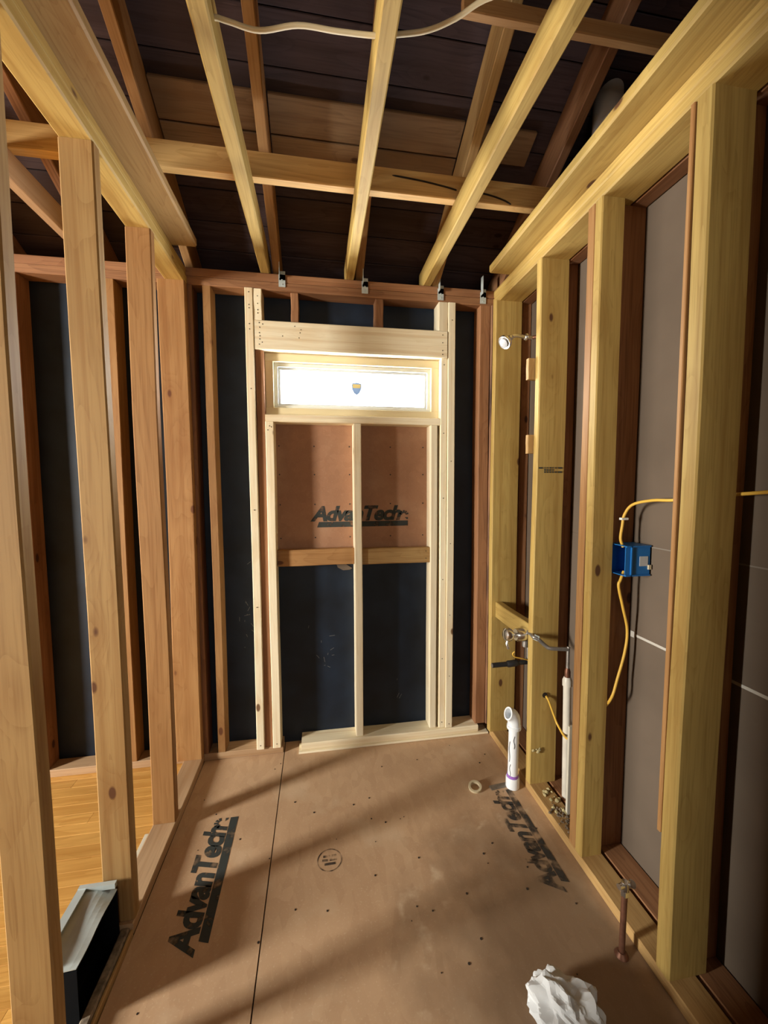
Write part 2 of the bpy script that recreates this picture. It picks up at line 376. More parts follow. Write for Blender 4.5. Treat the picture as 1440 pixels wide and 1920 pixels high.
while y > .2:
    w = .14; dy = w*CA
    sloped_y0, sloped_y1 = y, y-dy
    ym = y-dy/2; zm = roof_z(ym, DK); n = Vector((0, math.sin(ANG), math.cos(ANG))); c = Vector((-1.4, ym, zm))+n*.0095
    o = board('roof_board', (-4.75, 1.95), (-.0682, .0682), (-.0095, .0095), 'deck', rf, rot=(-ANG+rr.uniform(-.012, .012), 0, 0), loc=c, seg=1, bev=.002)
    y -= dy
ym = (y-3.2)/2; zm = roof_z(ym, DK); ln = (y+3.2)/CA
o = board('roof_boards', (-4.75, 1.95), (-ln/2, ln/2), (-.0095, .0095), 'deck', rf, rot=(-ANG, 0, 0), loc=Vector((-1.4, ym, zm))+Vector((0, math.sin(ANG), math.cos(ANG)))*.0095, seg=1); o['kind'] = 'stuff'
# two rows of paler boards nailed under the deck between the rafters
for (x0, x1) in ((-.572, -.21), (-.162, .20), (.248, .60), (.648, .91)):
    for j, (a, b) in enumerate(((1.835, 1.742), (1.739, 1.630))):
        if x0 > .6 and j == 0: continue
        ymid = (a+b)/2; w = (a-b)/CA; nn = Vector((0, math.sin(ANG), math.cos(ANG)))
        c = Vector(((x0+x1)/2, ymid, roof_z(ymid, DK)))-nn*.012
        board('patch_board', (x0, x1), (-w/2+.001, w/2-.001), (-.010, .010), 'patch', rf, rot=(-ANG, 0, 0), loc=c, seg=2)
sheet = board('roofing_sheet', (-4.8, 2.05), (-3.4, 3.4), (-.006, .006), 'deck', rf, rot=(-ANG, 0, 0), loc=Vector((-1.4, -.2, roof_z(-.2, DK)+.075)), seg=1)
board('soffit_board', (-4.75, 1.95), (2.203, 2.30), (2.33, 2.345), 'deck', rf, seg=1)
board('eave_board', (-4.75, 1.95), (2.30, 2.32), (2.30, 2.72), 'deck', rf, seg=1)

# ------------------------------------------------------------------ ceiling joists
ce = empty('ceiling', 'open ceiling of bare joists with a cross board lying over them', 'ceiling', 'structure')
for x, k, tw in ((-.262, 'olive', .005), (.152, 'olive', -.002), (.556, 'olive', .012)):
    o = board('ceiling_joist', (x, x+.044), (-.55, 2.185), (ZT+.001, ZT+.095), k, ce, bev=.004, bow=.003)
    o.rotation_euler[2] = 0
for x in (-1.045, -1.45, -1.86): board('ceiling_joist', (x, x+S_), (-.55, 2.185), (ZT+.001, ZT+.095), 'plate', ce)
board('cross_board', (-1.6, 1.32), (1.602, 1.640), (ZT+.096, ZT+.186), 'honey', ce, bow=.003)
board('collar_strip', (.45, 1.45), (1.235, 1.262), (2.835, 2.885), 'amber', rf)
# knife-thin dark splits in the cross board
for pts in ([(.30, 1.6005, 2.615), (.42, 1.6005, 2.607), (.52, 1.6005, 2.595), (.56, 1.6005, 2.588)], [(.62, 1.6005, 2.592), (.70, 1.6005, 2.584), (.76, 1.6005, 2.571), (.79, 1.6005, 2.558)]):
    tube('split', pts, [.001]+[.0028]*17+[.001], M['crack'], ce, n=6)
# metal ties where rafters sit on the back plate
for x, zz in ((-.160, 2.46), (.250, 2.458), (.650, 2.452), (.885, 2.450)):
    bm = bmesh.new(); bx(bm, (x-.016, x+.016), (2.0955, 2.0985), (zz-.062, zz-.004))
    bx(bm, (x-.012, x-.009), (2.072, 2.0985), (zz-.020, zz+.07)); bx(bm, (x-.012, x+.016), (2.0955, 2.0985), (zz-.03, zz+.012))
    for k in (-.05, -.03): sweep(bm, [(x, 2.094, zz+k), (x, 2.097, zz+k)], .004, 7)
    link('metal_tie', to_mesh(bm, 'metal_tie'), M['galv'], ce)

# ------------------------------------------------------------------ left stud wall
wl = empty('wall_left', 'left partition of bare amber studs open to the next room', 'wall', 'structure')
XL0, XL1 = -.690, -.601
for y0, k, dy in ((2.062, 'amber', 0), (1.678, 'amber', 0), (1.297, 'pine', -.012), (.926, 'pine', 0), (.555, 'pine', 0), (.15, 'pine', 0), (-.26, 'pine', 0), (-.67, 'pine', 0), (-1.1, 'pine', 0)):
    board('stud', (XL0 if y0 < 2 else -.722, XL1), (y0, y0+S_-.001), (.0385, ZF), k, wl, bev=.004, bow=.004, lean=(0, dy))
board('sill_plate', (XL0, XL1), (1.292, 2.099), (.0, .038), 'plate', wl, bow=.001)
board('sill_plate', (XL0, XL1), (-2.7, .988), (.0, .038), 'plate', wl, bow=.001)
board('top_plate', (XL0, XL1), (-2.7, 2.099), (ZF, ZF+.0395), 'olive', wl, bev=.005)
board('top_plate', (XL0, XL1-.004), (-2.7, 2.099), (ZF+.0405, ZT), 'olive', wl, bev=.005)
board('nailer', (XL0, -.505), (-.6, 1.925), (ZT+.0005, ZT+.038), 'pine', wl, bev=.006)
panel('drywall_sheet', (-.703, -.690), (-2.7, .625), (0, 2.45), M['plaster'], wl)  # unseen sheet added to keep side light off the near floor
board('sill_remnant', (-.638, -.612), (.99, 1.291), (-.02, .026), 'plate', wl, bev=.004, mat=M['grit'])
board('sill_splinter', (-.611, -.602), (.99, 1.291), (-.02, .018), 'pine', wl, bev=.003)
box('trim_strip', (-.712, -.697), (1.47, 1.66), (.001, .020), M['whiteboard'], wl, .002)

# ------------------------------------------------------------------ right double stud wall
wr = empty('wall_right', 'right wall of yellow studs in two rows in front of bare drywall', 'wall', 'structure')
XR0, XR1 = .945, 1.034
for y0, k, w in ((2.028, 'olive', .132), (1.627, 'olive', .132), (1.258, 'olive', .086), (.880, 'olive', .126), (.48, 'olive', .126), (.07, 'olive', .126), (-.34, 'olive', .126), (-.75, 'olive', .126)):
    x0 = .928 if y0 > 2 else XR0
    o = board('stud', (x0, XR0+w), (y0, y0+(.046 if y0 == .88 else S_-.001)), (.0385, ZF), k, wr, bev=.004, bow=.004)
    x2 = 1.046 if w < .1 else 1.086
    if y0 < 2: board('stud', (x2, 1.138), (y0+.030, y0+.030+S_), (.0385, ZF), 'old', wr, bow=.002)
board('stud', (XR0+.001, 1.029), (1.2965, 1.333), (.0385, ZF), 'amber', wr, bow=.003)
board('stud', (1.086, 1.138), (2.045, 2.083), (.0385, ZF), 'old', wr)
board('sill_plate', (XR0, XR1), (-2.7, 2.065), (.0, .038), 'pine', wr, bow=.001)
board('sill_plate', (1.046, 1.138), (-2.7, 2.095), (.0, .038), 'old', wr, bow=.001)
board('top_plate', (XR0, 1.076), (-2.7, 2.099), (ZF, ZF+.0395), 'olive', wr, bev=.005)
board('top_plate', (XR0+.003, 1.076), (-2.7, 2.099), (ZF+.0405, ZT), 'olive', wr, bev=.005)
board('top_plate', (1.080, 1.138), (-2.7, 2.099), (ZF, ZT), 'old', wr)
board('nailer', (.846, 1.034), (-.6, 1.930), (ZT+.0005, ZT+.038), 'olive', wr, bev=.006)
board('scab_strip', (.943, .99), (.9275, .940), (.44, 2.379), 'amber', wr, bev=.002)
board('shim', (.918, .990), (1.666, 1.688), (1.885, 1.976), 'pine', wr, bev=.002)
board('shim', (.922, .990), (1.666, 1.686), (1.562, 1.644), 'pine', wr, bev=.002)
board('blocking', (.952, .990), (1.6665, 2.027), (.695, .780), 'olive', wr, bev=.003)
dw = panel('drywall_sheet', (1.140, 1.153), (-2.7, 2.185), (0.012, 1.2065), M['drywall'], wr)
dw2 = panel('drywall_sheet', (1.140, 1.153), (-2.7, 2.185), (1.207, 2.45), M['drywall'], wr)
bm = bmesh.new()
bx(bm, (1.1388, 1.1405), (.6, 1.262), (.868, .877)); bx(bm, (1.1365, 1.1405), (1.262, 1.282), (.862, .884))
link('joint_compound', to_mesh(bm, 'joint_compound'), M['mud'], wr)
bm = bmesh.new(); bx(bm, (1.1392, 1.1405), (.6, 1.24), (1.2045, 1.2085)); link('joint_compound', to_mesh(bm, 'joint_compound'), M['mud_faint'], wr)
# ink stamp on the face of the stud by the tub valve
bm = bmesh.new(); rr = random.Random(2)
for i, (x0, x1) in enumerate(((-.056, -.036), (-.031, -.022), (-.018, -.009), (-.005, .004), (.008, .017), (.021, .030), (.035, .056))):
    for j in range(3):
        if rr.random() < .85:
            z0 = -.012+j*.009; q = [(x0+rr.uniform(0, .002), z0), (x1-rr.uniform(0, .002), z0), (x1, z0+.0065), (x0, z0+.0065)]
            bm.faces.new([bm.verts.new((u, 0, v)) for u, v in q])
me = bpy.data.meshes.new('ink_stamp'); bm.to_mesh(me); bm.free()
link('ink_stamp', me, M['print'], wr, (1.008, 1.6225, 1.487))

# ------------------------------------------------------------------ back wall
wb = empty('wall_back', 'back wall framing with pale new studs around a small window', 'wall', 'structure')
D = 2.100; D2 = D+W_
def bs(name, x0, x1, z0, z1, kind, y0=D, y1=D2-.001, **k): return board(name, (x0, x1), (y0, y1), (z0, z1), kind, wb, **k)
bs('top_plate', -4.7, 1.20, ZF, ZF+.0395, 'old', bow=.001); bs('top_plate', -4.7, 1.20, ZF+.0405, ZT, 'old', bow=.001)
bs('sill_plate', -4.7, -.205, 0, .038, 'plate', bow=.001)
bs('stud', -.622, -.580, .0385, ZF, 'old'); bs('stud', -.533, -.495, .0385, ZF, 'amber', bow=.003)
for x, k in ((-.962, 'amber'), (-1.362, 'old'), (-1.78, 'old'), (-2.2, 'old')): bs('stud', x, x+S_+.004, .0385, ZF, k)
kl = bs('stud', -.338, -.299, .0385, ZF, 'new', y0=D-.012, bow=.002)
kl2 = bs('stud', -.2985, -.258, 2.232, ZF, 'new', y0=D-.008)
hd = bs('header', -.295, .686, 2.092, 2.231, 'new', y0=D-.012, y1=D+.05, bow=.001)
bs('stud', -.2975, -.257, .0385, 2.0915, 'old', y0=D+.004)
bs('window_sill_plate', -.2565, .6535, 1.742, 1.779, 'new', bow=.001)
jl = bs('stud', -.2555, -.214, .0385, 1.7415, 'new', y0=D-.012, bow=.002)
cs_ = bs('stud', .186, .226, .049, 1.7415, 'new', bow=.002)
bs('stud', .602, .640, .049, 1.7415, 'new', y0=D+.004, bow=.002)
bs('stud', .6545, .6905, .049, 2.0915, 'new', y0=D-.002, bow=.0015); kr = bs('stud', .6915, .731, .049, ZF, 'new', y0=D-.010, bow=.0015)
kr2 = bs('stud', .640, .6905, 2.232, ZF, 'new', y0=D-.006)
bs('stud', .872, .930, .049, ZF, 'old', bow=.003); bs('stud', .932, .966, .049, ZF, 'mould', y0=D-.012)
bs('cripple', -.121, -.083, 2.2315, ZF, 'old', y0=D+.012); bs('cripple', .306, .348, 2.2315, ZF, 'old', y0=D+.012)
bs('blocking', -.2135, .1855, 1.000, 1.086, 'amber', y0=D+.02, y1=D+.058); bs('blocking', .2265, .6015, .996, 1.080, 'pine', y0=D+.014, y1=D+.052)
bs('sill_plate', -.108, .884, .011, .0485, 'new', y0=D-.016, bow=.002)
bs('sill_shim', -.122, .940, 0, .0105, 'new', y0=D-.030, y1=D+.05, bow=.001, bev=.004)
F = .013
panel('felt_panel', (-4.75, -.258), (D2, D2+F), (-.36, 2.46), M['felt'], wb); panel('felt_panel', (.662, 1.98), (D2, D2+F), (-.36, 2.46), M['felt'], wb)
panel('felt_panel', (-.2579, .6619), (D2, D2+F), (-.36, 1.045), M['felt'], wb); panel('felt_panel', (-.2579, .6619), (D2, D2+F), (2.089, 2.46), M['felt'], wb)
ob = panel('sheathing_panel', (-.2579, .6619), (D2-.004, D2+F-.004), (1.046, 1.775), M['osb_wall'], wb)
logo('printed_logo', .53, M['print'], ob, Matrix.Translation((-.035, D2-.0049, 1.232)) @ Matrix.Rotation(H90, 4, 'X') @ Matrix.Diagonal((1, .95, 1, 1)))
nails(ob, [(x, D2-.004, z) for x in (-.20, -.018, .17, .395, .58) for z in (1.14, 1.32, 1.48, 1.63)], (0, -1, 0), .004)
nails(wb, [(-.318, D-.012, z) for z in (2.36, 2.30, 2.285, 2.21, 2.185)]+[(-.278, D-.008, z) for z in (2.345, 2.31, 2.28, 2.265)]
      + [(-.272+dx, D-.012, z) for dx, z in ((0, 2.218), (.016, 2.212), (.002, 2.196), (0, 2.17), (.002, 2.155), (.001, 2.14), (.012, 2.125), (-.002, 2.115), (.17, 2.21), (.20, 2.195), (.195, 2.18), (.11, 2.16), (.19, 2.155))]
      + [(.66, D-.012, z) for z in (2.21, 2.17, 2.13, 2.11)]+[(.712, D-.010, z) for z in (2.29, 1.55, 1.1, .7, .35, .07)]
      + [(-.318, D-.012, z) for z in (1.9, 1.3, .8, .06)]+[(-.235, D-.012, z) for z in (1.72, 1.2, .06)]+[(.672, D-.002, z) for z in (2.06, 1.7, 1.35, .9, .45, .08)]
      + [(-.226, D-.012, 1.715), (-.243, D-.012, 1.7), (.58, D+.014, 1.06), (.58, D+.014, 1.02)], (0, -1, 0), .0026)
# a scrap of torn paper under the blocking, scuffs on the felt
bm = bmesh.new(); rr = random.Random(8)
for i in range(26):
    cx, cz = rr.choice([(-.40, .62, ), (-.37, .75), (-.05, .60), (.05, .45), (.42, .25)]); cx += rr.gauss(0, .03); cz += rr.gauss(0, .07)
    a = rr.uniform(0, 3.1); ln = rr.uniform(.003, .016); w = .0009
    ca, sa = math.cos(a), math.sin(a)
    bm.faces.new([bm.verts.new((cx+ca*u-sa*v, D2-.0006, cz+sa*u+ca*v)) for u, v in ((-ln, -w), (ln, -w), (ln, w), (-ln, w))])
me = bpy.data.meshes.new('scuff_marks'); bm.to_mesh(me); bm.free(); o = link('scuff_marks', me, M['felt_scuff'], wb); o['kind'] = 'stuff'
bm = bmesh.new(); pts = [(.09, 1.0), (.10, .972), (.13, .955), (.165, .957), (.18, .965), (.15, .985), (.14, 1.0)]
f = bm.faces.new([bm.verts.new((x, D2-.004, z)) for x, z in pts]); e = bmesh.ops.extrude_face_region(bm, geom=[f]); bmesh.ops.translate(bm, verts=[v for v in e['geom'] if isinstance(v, bmesh.types.BMVert)], vec=(0, -.003, 0))
link('torn_flap', to_mesh(bm, 'torn_flap'), M['drywall'], wb)

# ------------------------------------------------------------------ window
wi = empty('window_1', 'low wide window with a cream frame blown out by daylight', 'window', 'structure')
def frame(name, x0, x1, z0, z1, t, y0, y1, mat, parent):
    bm = bmesh.new()
    bx(bm, (x0, x1), (y0, y1), (z1-t, z1)); bx(bm, (x0, x1), (y0, y1), (z0, z0+t)); bx(bm, (x0, x0+t), (y0, y1), (z0+t, z1-t)); bx(bm, (x1-t, x1), (y0, y1), (z0+t, z1-t))
    bmesh.ops.bevel(bm, geom=bm.edges[:], offset=.0015, segments=1, affect='EDGES')
    return link(name, to_mesh(bm, name), mat, parent)
frame('window_frame', -.2562, .6535, 1.7795, 2.0912, .0405, D+.038, D+.125, M['vinyl'], wi)
frame('window_sash', -.2155, .6155, 1.8155, 2.0505, .020, D+.060, D+.110, M['sash'], wi)
frame('glazing_bead', -.1950, .5950, 1.8360, 2.0300, .012, D+.072, D+.100, M['sash'], wi)
gp = panel('pane', (-.1945, .5945), (D+.084, D+.088), (1.8365, 2.0295), M['glass'], wi)
# shield shaped sticker and maker's strip on the pane
bm = bmesh.new(); sh = [(-.026, .028), (0, .034), (.026, .028), (.026, 0), (.016, -.022), (0, -.034), (-.016, -.022), (-.026, 0)]
bm.faces.new([bm.verts.new((x, 0, z)) for x, z in sh]); me = bpy.data.meshes.new('sticker'); bm.to_mesh(me); bm.free()
link('sticker', me, plain('sticker_blue', (.25, .40, .75), .6), gp, (.212, D+.0835, 1.938))
bm = bmesh.new(); bm.faces.new([bm.verts.new((x, 0, z)) for x, z in [(-.022, .024), (.022, .024), (.020, .004), (-.020, .004)]])
me = bpy.data.meshes.new('sticker_top'); bm.to_mesh(me); bm.free(); link('sticker', me, plain('sticker_yellow', (.75, .6, .25), .6), gp, (.212, D+.0830, 1.938))
box('label_strip', (.47, .548), (D+.0826, D+.0838), (1.959, 1.962), M['label'], gp)

# ------------------------------------------------------------------ the rest of the shell, behind and beside the camera
ws = empty('wall_side', 'plastered outer wall of the neighbouring room with a window', 'wall', 'structure')
def pierced(parent, axis, a, b, z1, w0, w1, wz0, wz1, at, th=.1):
    def seg(r, z):
        if axis == 'X': panel('wall_face', (at, at+th), r, z, M['plaster'], parent)
        else: panel('wall_face', r, (at, at+th), z, M['plaster'], parent)
    seg((a, w0), (-.36, z1)); seg((w1, b), (-.36, z1)); seg((w0, w1), (-.36, wz0)); seg((w0, w1), (wz1, z1))
pierced(ws, 'X', -2.8, 2.4, 5.4, -.30, .30, .85, 2.07, -4.74)
we = empty('wall_rear', 'plastered wall behind the camera with a square opening behind the added fill lamp', 'wall', 'structure')
pierced(we, 'Y', -4.74, 2.0, 5.4, -.58, .78, .78, 2.12, -2.85)
panel('sky_blocker', (-4.73, -4.71), (-.31, .31), (.84, 2.08), M['plaster'], ws)  # unseen panel added to stop sky light at this opening
panel('sky_blocker', (-.59, .79), (-2.83, -2.81), (.77, 2.13), M['plaster'], we)  # likewise added, blocks the sky behind the fill lamp
wg = empty('wall_gable', 'dark boarded gable end of the attic on the right', 'wall', 'structure')
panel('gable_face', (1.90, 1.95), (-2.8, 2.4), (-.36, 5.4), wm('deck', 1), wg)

# ------------------------------------------------------------------ things
# cable draped over the joists
cab = tube('ceiling_cable', [(-.24, 1.056, 2.507), (-.215, 1.052, 2.506), (-.187, 1.05, 2.500), (-.12, 1.056, 2.4985), (-.03, 1.035, 2.503), (.06, 1.03, 2.500), (.15, 1.022, 2.497), (.20, 1.012, 2.497), (.27, .995, 2.500), (.33, .962, 2.502), (.40, .908, 2.503), (.56, .86, 2.505), (.60, .85, 2.507)], .0055, M['whitecable'])
tag(cab, 'pale cable sagging between the ceiling joists overhead', 'cable')
# vent stack
vp = tube('vent_pipe', [(1.150, 1.52, ZT), (1.150, 1.52, 3.2)], .054, M['vent'], smooth=False, n=28)
tag(vp, 'grey vent pipe rising through the attic behind the right wall', 'pipe')

# shower head
sh = empty('shower_head', 'small chrome shower head on a bent arm high on the right wall', 'shower head', loc=(.99, 1.77, 2.10))
def kid(o, par):
    bpy.context.view_layer.update(); o.parent = par; o.matrix_parent_inverse = par.matrix_world.inverted(); return o
kid(tube('arm', [(.99, 1.77, 2.102), (.955, 1.77, 2.104), (.915, 1.77, 2.108), (.893, 1.77, 2.104), (.880, 1.77, 2.094)], .0085, M['chrome']), sh)
kid(lathe('flange', [(.0, 0), (.016, 0), (.014, .006), (.009, .010), (0, .010)], M['chrome'], None, (.962, 1.77, 2.104), (-1, 0, .05)), sh)
ax = Vector((-.75, -.2, -.6)).normalized()
kid(lathe('head', [(.0, -.006), (.010, -.006), (.013, .002), (.012, .010), (.018, .018), (.030, .034), (.033, .044), (.031, .050), (.0, .047)], M['chrome'], None, (.885, 1.77, 2.099), ax), sh)
kid(lathe('nozzle', [(.0, .044), (.022, .044), (.021, .054), (.0, .055)], M['steel'], None, (.885, 1.77, 2.099), ax), sh)
rp = tube('riser_pipe', [(1.012, 1.70, .755), (1.012, 1.70, 2.06), (1.012, 1.715, 2.098), (1.004, 1.755, 2.103), (.992, 1.769, 2.103)], .008, M['copper'], smooth=False)
tag(rp, 'thin copper riser pipe behind the stud below the shower head', 'pipe')

# tub and shower valve
tv = empty('tub_valve', 'chrome tub valve with a round knob and bent supply pipe', 'valve', loc=(.95, 1.70, .715))
kid(lathe('valve_body', [(0, -.012), (.024, -.012), (.031, -.006), (.031, .045), (.026, .056), (.0, .056)], M['chrome'], None, (.955, 1.70, .720), (-1, 0, .08)), tv)
kid(lathe('knob', [(0, .050), (.012, .050), (.014, .070), (.027, .078), (.032, .092), (.029, .106), (.016, .114), (0, .114)], M['chrome'], None, (.955, 1.70, .720), (-1, 0, .08)), tv)
kid(tube('valve_stem', [(.955, 1.70, .745), (.95, 1.70, .665)], .016, M['steel'], smooth=False), tv)
kid(tube('lever', [(.862, 1.692, .722), (.850, 1.685, .690), (.856, 1.68, .668)], [.007]*13, M['chrome']), tv)
kid(tube('supply_tube', [(.955, 1.700, .738), (.945, 1.64, .745), (.935, 1.605, .748), (.950, 1.595, .742), (.985, 1.585, .710), (1.005, 1.575, .702), (1.075, 1.560, .700)], .0085, M['steel'], k=4), tv)
kid(lathe('union_nut', [(0, -.010), (.0135, -.010), (.0135, .010), (0, .010)], M['galv'], None, (.947, 1.602, .745), (.6, -.3, -.25), n=6), tv)
# spout stub
ss = empty('spout_stub', 'black tub spout nipple sticking out below the chrome valve', 'pipe', loc=(.96, 1.70, .585))
kid(tube('nipple', [(.966, 1.70, .588), (.905, 1.70, .588)], .0105, M['black'], smooth=False), ss)
kid(tube('coupling', [(.915, 1.70, .588), (.905, 1.70, .588), (.865, 1.70, .586), (.858, 1.70, .586)], [.012, .0155, .0155, .012], M['black'], smooth=False), ss)
kid(tube('spout_tip', [(.865, 1.70, .586), (.787, 1.70, .585)], .0115, M['black'], smooth=False), ss)
kid(lathe('tip_ring', [(0, 0), (.0095, 0), (.0095, .003), (0, .003)], M['steel'], None, (.788, 1.70, .585), (-1, 0, 0)), ss)
kid(tube('drop_pipe', [(.966, 1.70, .588), (.966, 1.70, .67)], .009, M['steel'], smooth=False), ss)
wv = tube('wire_offcut', [(.966, 1.694, .598), (.93, 1.69, .612), (.895, 1.688, .622), (.880, 1.686, .638), (.888, 1.684, .650)], .003, M['yellow']); tag(wv, 'short yellow wire curling over the black spout nipple', 'wire')

# white drain pipe
dp = empty('drain_pipe', 'upright white plastic drain pipe with an open elbow on top', 'pipe', loc=(.886, 1.675, 0))
X, Y = .886, 1.675
kid(tube('pipe', [(X, Y, .0), (X+.002, Y, .31)], .0235, M['pvc'], smooth=False, n=24), dp)
kid(lathe('base_socket', [(.0235, 0), (.031, 0), (.031, .045), (.029, .050), (.0235, .050)], M['pvc'], None, (X, Y, .001)), dp)
kid(lathe('primer_band', [(.024, .0), (.0262, .0), (.0262, .012), (.024, .012)], M['purple'], None, (X, Y, .0505)), dp)
def hollow(name, path, ro, ri, mat):
    bm = bmesh.new(); a = sweep(bm, path, ro, 24, False); b = sweep(bm, path, ri, 24, False)
    for k in range(24): bm.faces.new((a[-1][k], a[-1][(k+1) % 24], b[-1][(k+1) % 24], b[-1][k]))
    me = to_mesh(bm, name); auto_smooth(me, 40); return link(name, me, mat)
kid(hollow('elbow', smooth_path([(X+.002, Y, .285), (X+.002, Y, .315), (X-.001, Y-.001, .335), (X-.012, Y-.004, .354), (X-.032, Y-.006, .364)], 4), .0295, .0225, M['pvc']), dp)
kid(lathe('collar', [(.0296, 0), (.0325, 0), (.0325, .014), (.0296, .014)], M['pvc'], None, (X+.002, Y, .287)), dp)
bm = bmesh.new(); bx(bm, (-.045, .045), (-.014, .014), (0, .003)); bmesh.ops.bevel(bm, geom=bm.edges[:], offset=.001, affect='EDGES')
o = link('floor_strap', to_mesh(bm, 'floor_strap'), M['steel'], None, (X-.065, Y+.008, .001)); o.rotation_euler = (0, 0, .1); kid(o, dp)
bm = bmesh.new(); rr = random.Random(4)
for (za, zb, da) in ((.13, .23, 3.5), (.06, .12, 3.7), (.20, .26, 4.4)):
    pts = [(X+.0239*math.cos(da+.1*math.sin(i*.9)), Y+.0239*math.sin(da+.1*math.sin(i*.9)), za+(zb-za)*i/8) for i in range(9)]
    sweep(bm, pts, .0011, 5)
kid(link('pen_marks', to_mesh(bm, 'pen_marks'), M['black']), dp)
# tan ring on the floor
rg = lathe('tape_ring', [(.021, 0), (.030, 0), (.031, .006), (.030, .013), (.021, .013), (.020, .006), (.021, 0)], M['tan'], None, (.706, 1.690, .003), (-.10, -.22, 1))
tag(rg, 'tan ring lying on the subfloor left of the white drain pipe', 'ring')

# cream upright pipe in the wall bay
cp = empty('supply_riser', 'cream upright pipe with a capped top in the right wall bay', 'pipe', loc=(1.072, 1.545, 0))
kid(tube('pipe', [(1.068, 1.535, .025), (1.076, 1.56, .55)], .0165, M['cpvc'], smooth=False, n=20), cp)
kid(tube('cap', [(1.0755, 1.558, .535), (1.076, 1.56, .560), (1.076, 1.56, .575)], [.0205, .0205, .014], M['cpvc'], smooth=False, n=20), cp)
kid(tube('copper_tail', [(1.076, 1.56, .575), (1.076, 1.56, .70), (1.078, 1.56, .71)], .0075, M['steel'], smooth=False), cp)
kid(lathe('reducer', [(0, 0), (.0125, 0), (.0125, .025), (.008, .04), (0, .04)], M['copper'], None, (1.076, 1.56, .575)), cp)
wbd = box('trim_offcut', (1.010, 1.056), (1.440, 1.452), (.039, .425), M['whiteboard'], None, .0015); tag(wbd, 'white trim offcut standing in the right wall bay beside the cream pipe', 'board')

# shut-off valve by the right sill
sv = empty('shutoff_valve', 'brown supply stub with a small chrome shut-off valve', 'valve', loc=(.888, .986, 0))
X, Y = .888, .986
kid(tube('stub_pipe', [(X, Y, 0), (X+.002, Y, .205)], .0085, M['copper'], smooth=False), sv)
kid(lathe('floor_collar', [(.0085, 0), (.020, 0), (.018, .004), (.011, .012), (.0085, .012)], M['copper'], None, (X, Y, .0005)), sv)
kid(lathe('compression_nut', [(0, -.009), (.0125, -.009), (.0125, .009), (0, .009)], M['chrome'], None, (X+.002, Y, .205), n=6), sv)
kid(lathe('valve_body', [(0, 0), (.0115, 0), (.0125, .010), (.010, .026), (0, .028)], M['chrome'], None, (X+.002, Y, .212)), sv)
kid(tube('outlet', [(X+.002, Y, .228), (X-.022, Y-.004, .229)], [.008, .0085], M['chrome'], smooth=False), sv)
h = lathe('oval_handle', [(0, -.004), (.017, -.004), (.019, 0), (.017, .004), (0, .004)], M['chrome'], None, (X+.014, Y-.012, .240), (.45, -.6, .4)); h.scale = (1, .6, 1); kid(h, sv)

# blue outlet box and its cable
ob_ = empty('outlet_box', 'blue plastic electrical box fixed to the reddish stud', 'electrical box', loc=(1.09, 1.25, 1.16))
bm = bmesh.new(); x0, x1, y0, y1, z0, z1, t = 1.037, 1.132, 1.205, 1.285, 1.108, 1.214, .003
bx(bm, (x0, x1), (y0, y0+t), (z0, z1)); bx(bm, (x0, x1), (y1-t, y1), (z0, z1)); bx(bm, (x0, x1), (y0+t, y1-t), (z0, z0+t)); bx(bm, (x0, x1), (y0+t, y1-t), (z1-t, z1)); bx(bm, (x1-t, x1), (y0+t, y1-t), (z0+t, z1-t))
kid(link('body', to_mesh(bm, 'body'), M['blue']), ob_)
bm = bmesh.new(); bx(bm, (1.056, 1.060), (1.2005, 1.205), (z0, z1)); bx(bm, (x0, x1), (1.2005, 1.205), (z0, z0+.005)); bx(bm, (x0, x1), (1.2005, 1.205), (z1-.005, z1))
kid(link('rib', to_mesh(bm, 'rib'), M['blue']), ob_)
kid(box('label', (1.092, 1.124), (1.2040, 1.2051), (1.142, 1.176), M['label']), ob_)
kid(box('screw_ear', (1.124, 1.134), (1.199, 1.206), (1.130, 1.146), M['tan']), ob_)
yc = tube('power_cable', [(1.098, .60, 1.430), (1.095, .80, 1.408), (1.09, .95, 1.392), (1.085, 1.07, 1.376), (1.08, 1.15, 1.372), (1.065, 1.215, 1.355), (1.056, 1.24, 1.318), (1.052, 1.243, 1.28), (1.046, 1.242, 1.235), (1.056, 1.240, 1.205)], .0048, M['yellow'])
tag(yc, 'yellow cable running through the near stud to the top of the blue box', 'cable')
st = box('cable_staple', (1.044, 1.070), (1.236, 1.250), (1.300, 1.308), M['sash'], None, .001); tag(st, 'tiny white cable staple above the blue box', 'staple')
yc2 = tube('power_cable', [(1.062, 1.24, 1.118), (1.046, 1.235, 1.088), (1.040, 1.235, 1.065), (1.065, 1.24, .985), (1.094, 1.25, .900), (1.088, 1.25, .82), (1.062, 1.25, .720), (1.040, 1.25, .65), (1.038, 1.30, .57), (1.038, 1.40, .42), (1.045, 1.50, .33), (1.055, 1.585, .335), (1.045, 1.605, .375), (1.022, 1.612, .44), (1.012, 1.6195, .460)], .0048, M['yellow'])
tag(yc2, 'yellow cable hanging from the bottom of the blue box to the next stud', 'cable')
hl = lathe('drill_hole', [(0, 0), (.0125, 0), (.0125, .0012), (0, .0012)], M['crack'], wr, (1.010, 1.6245, .462), (0, -1, 0))

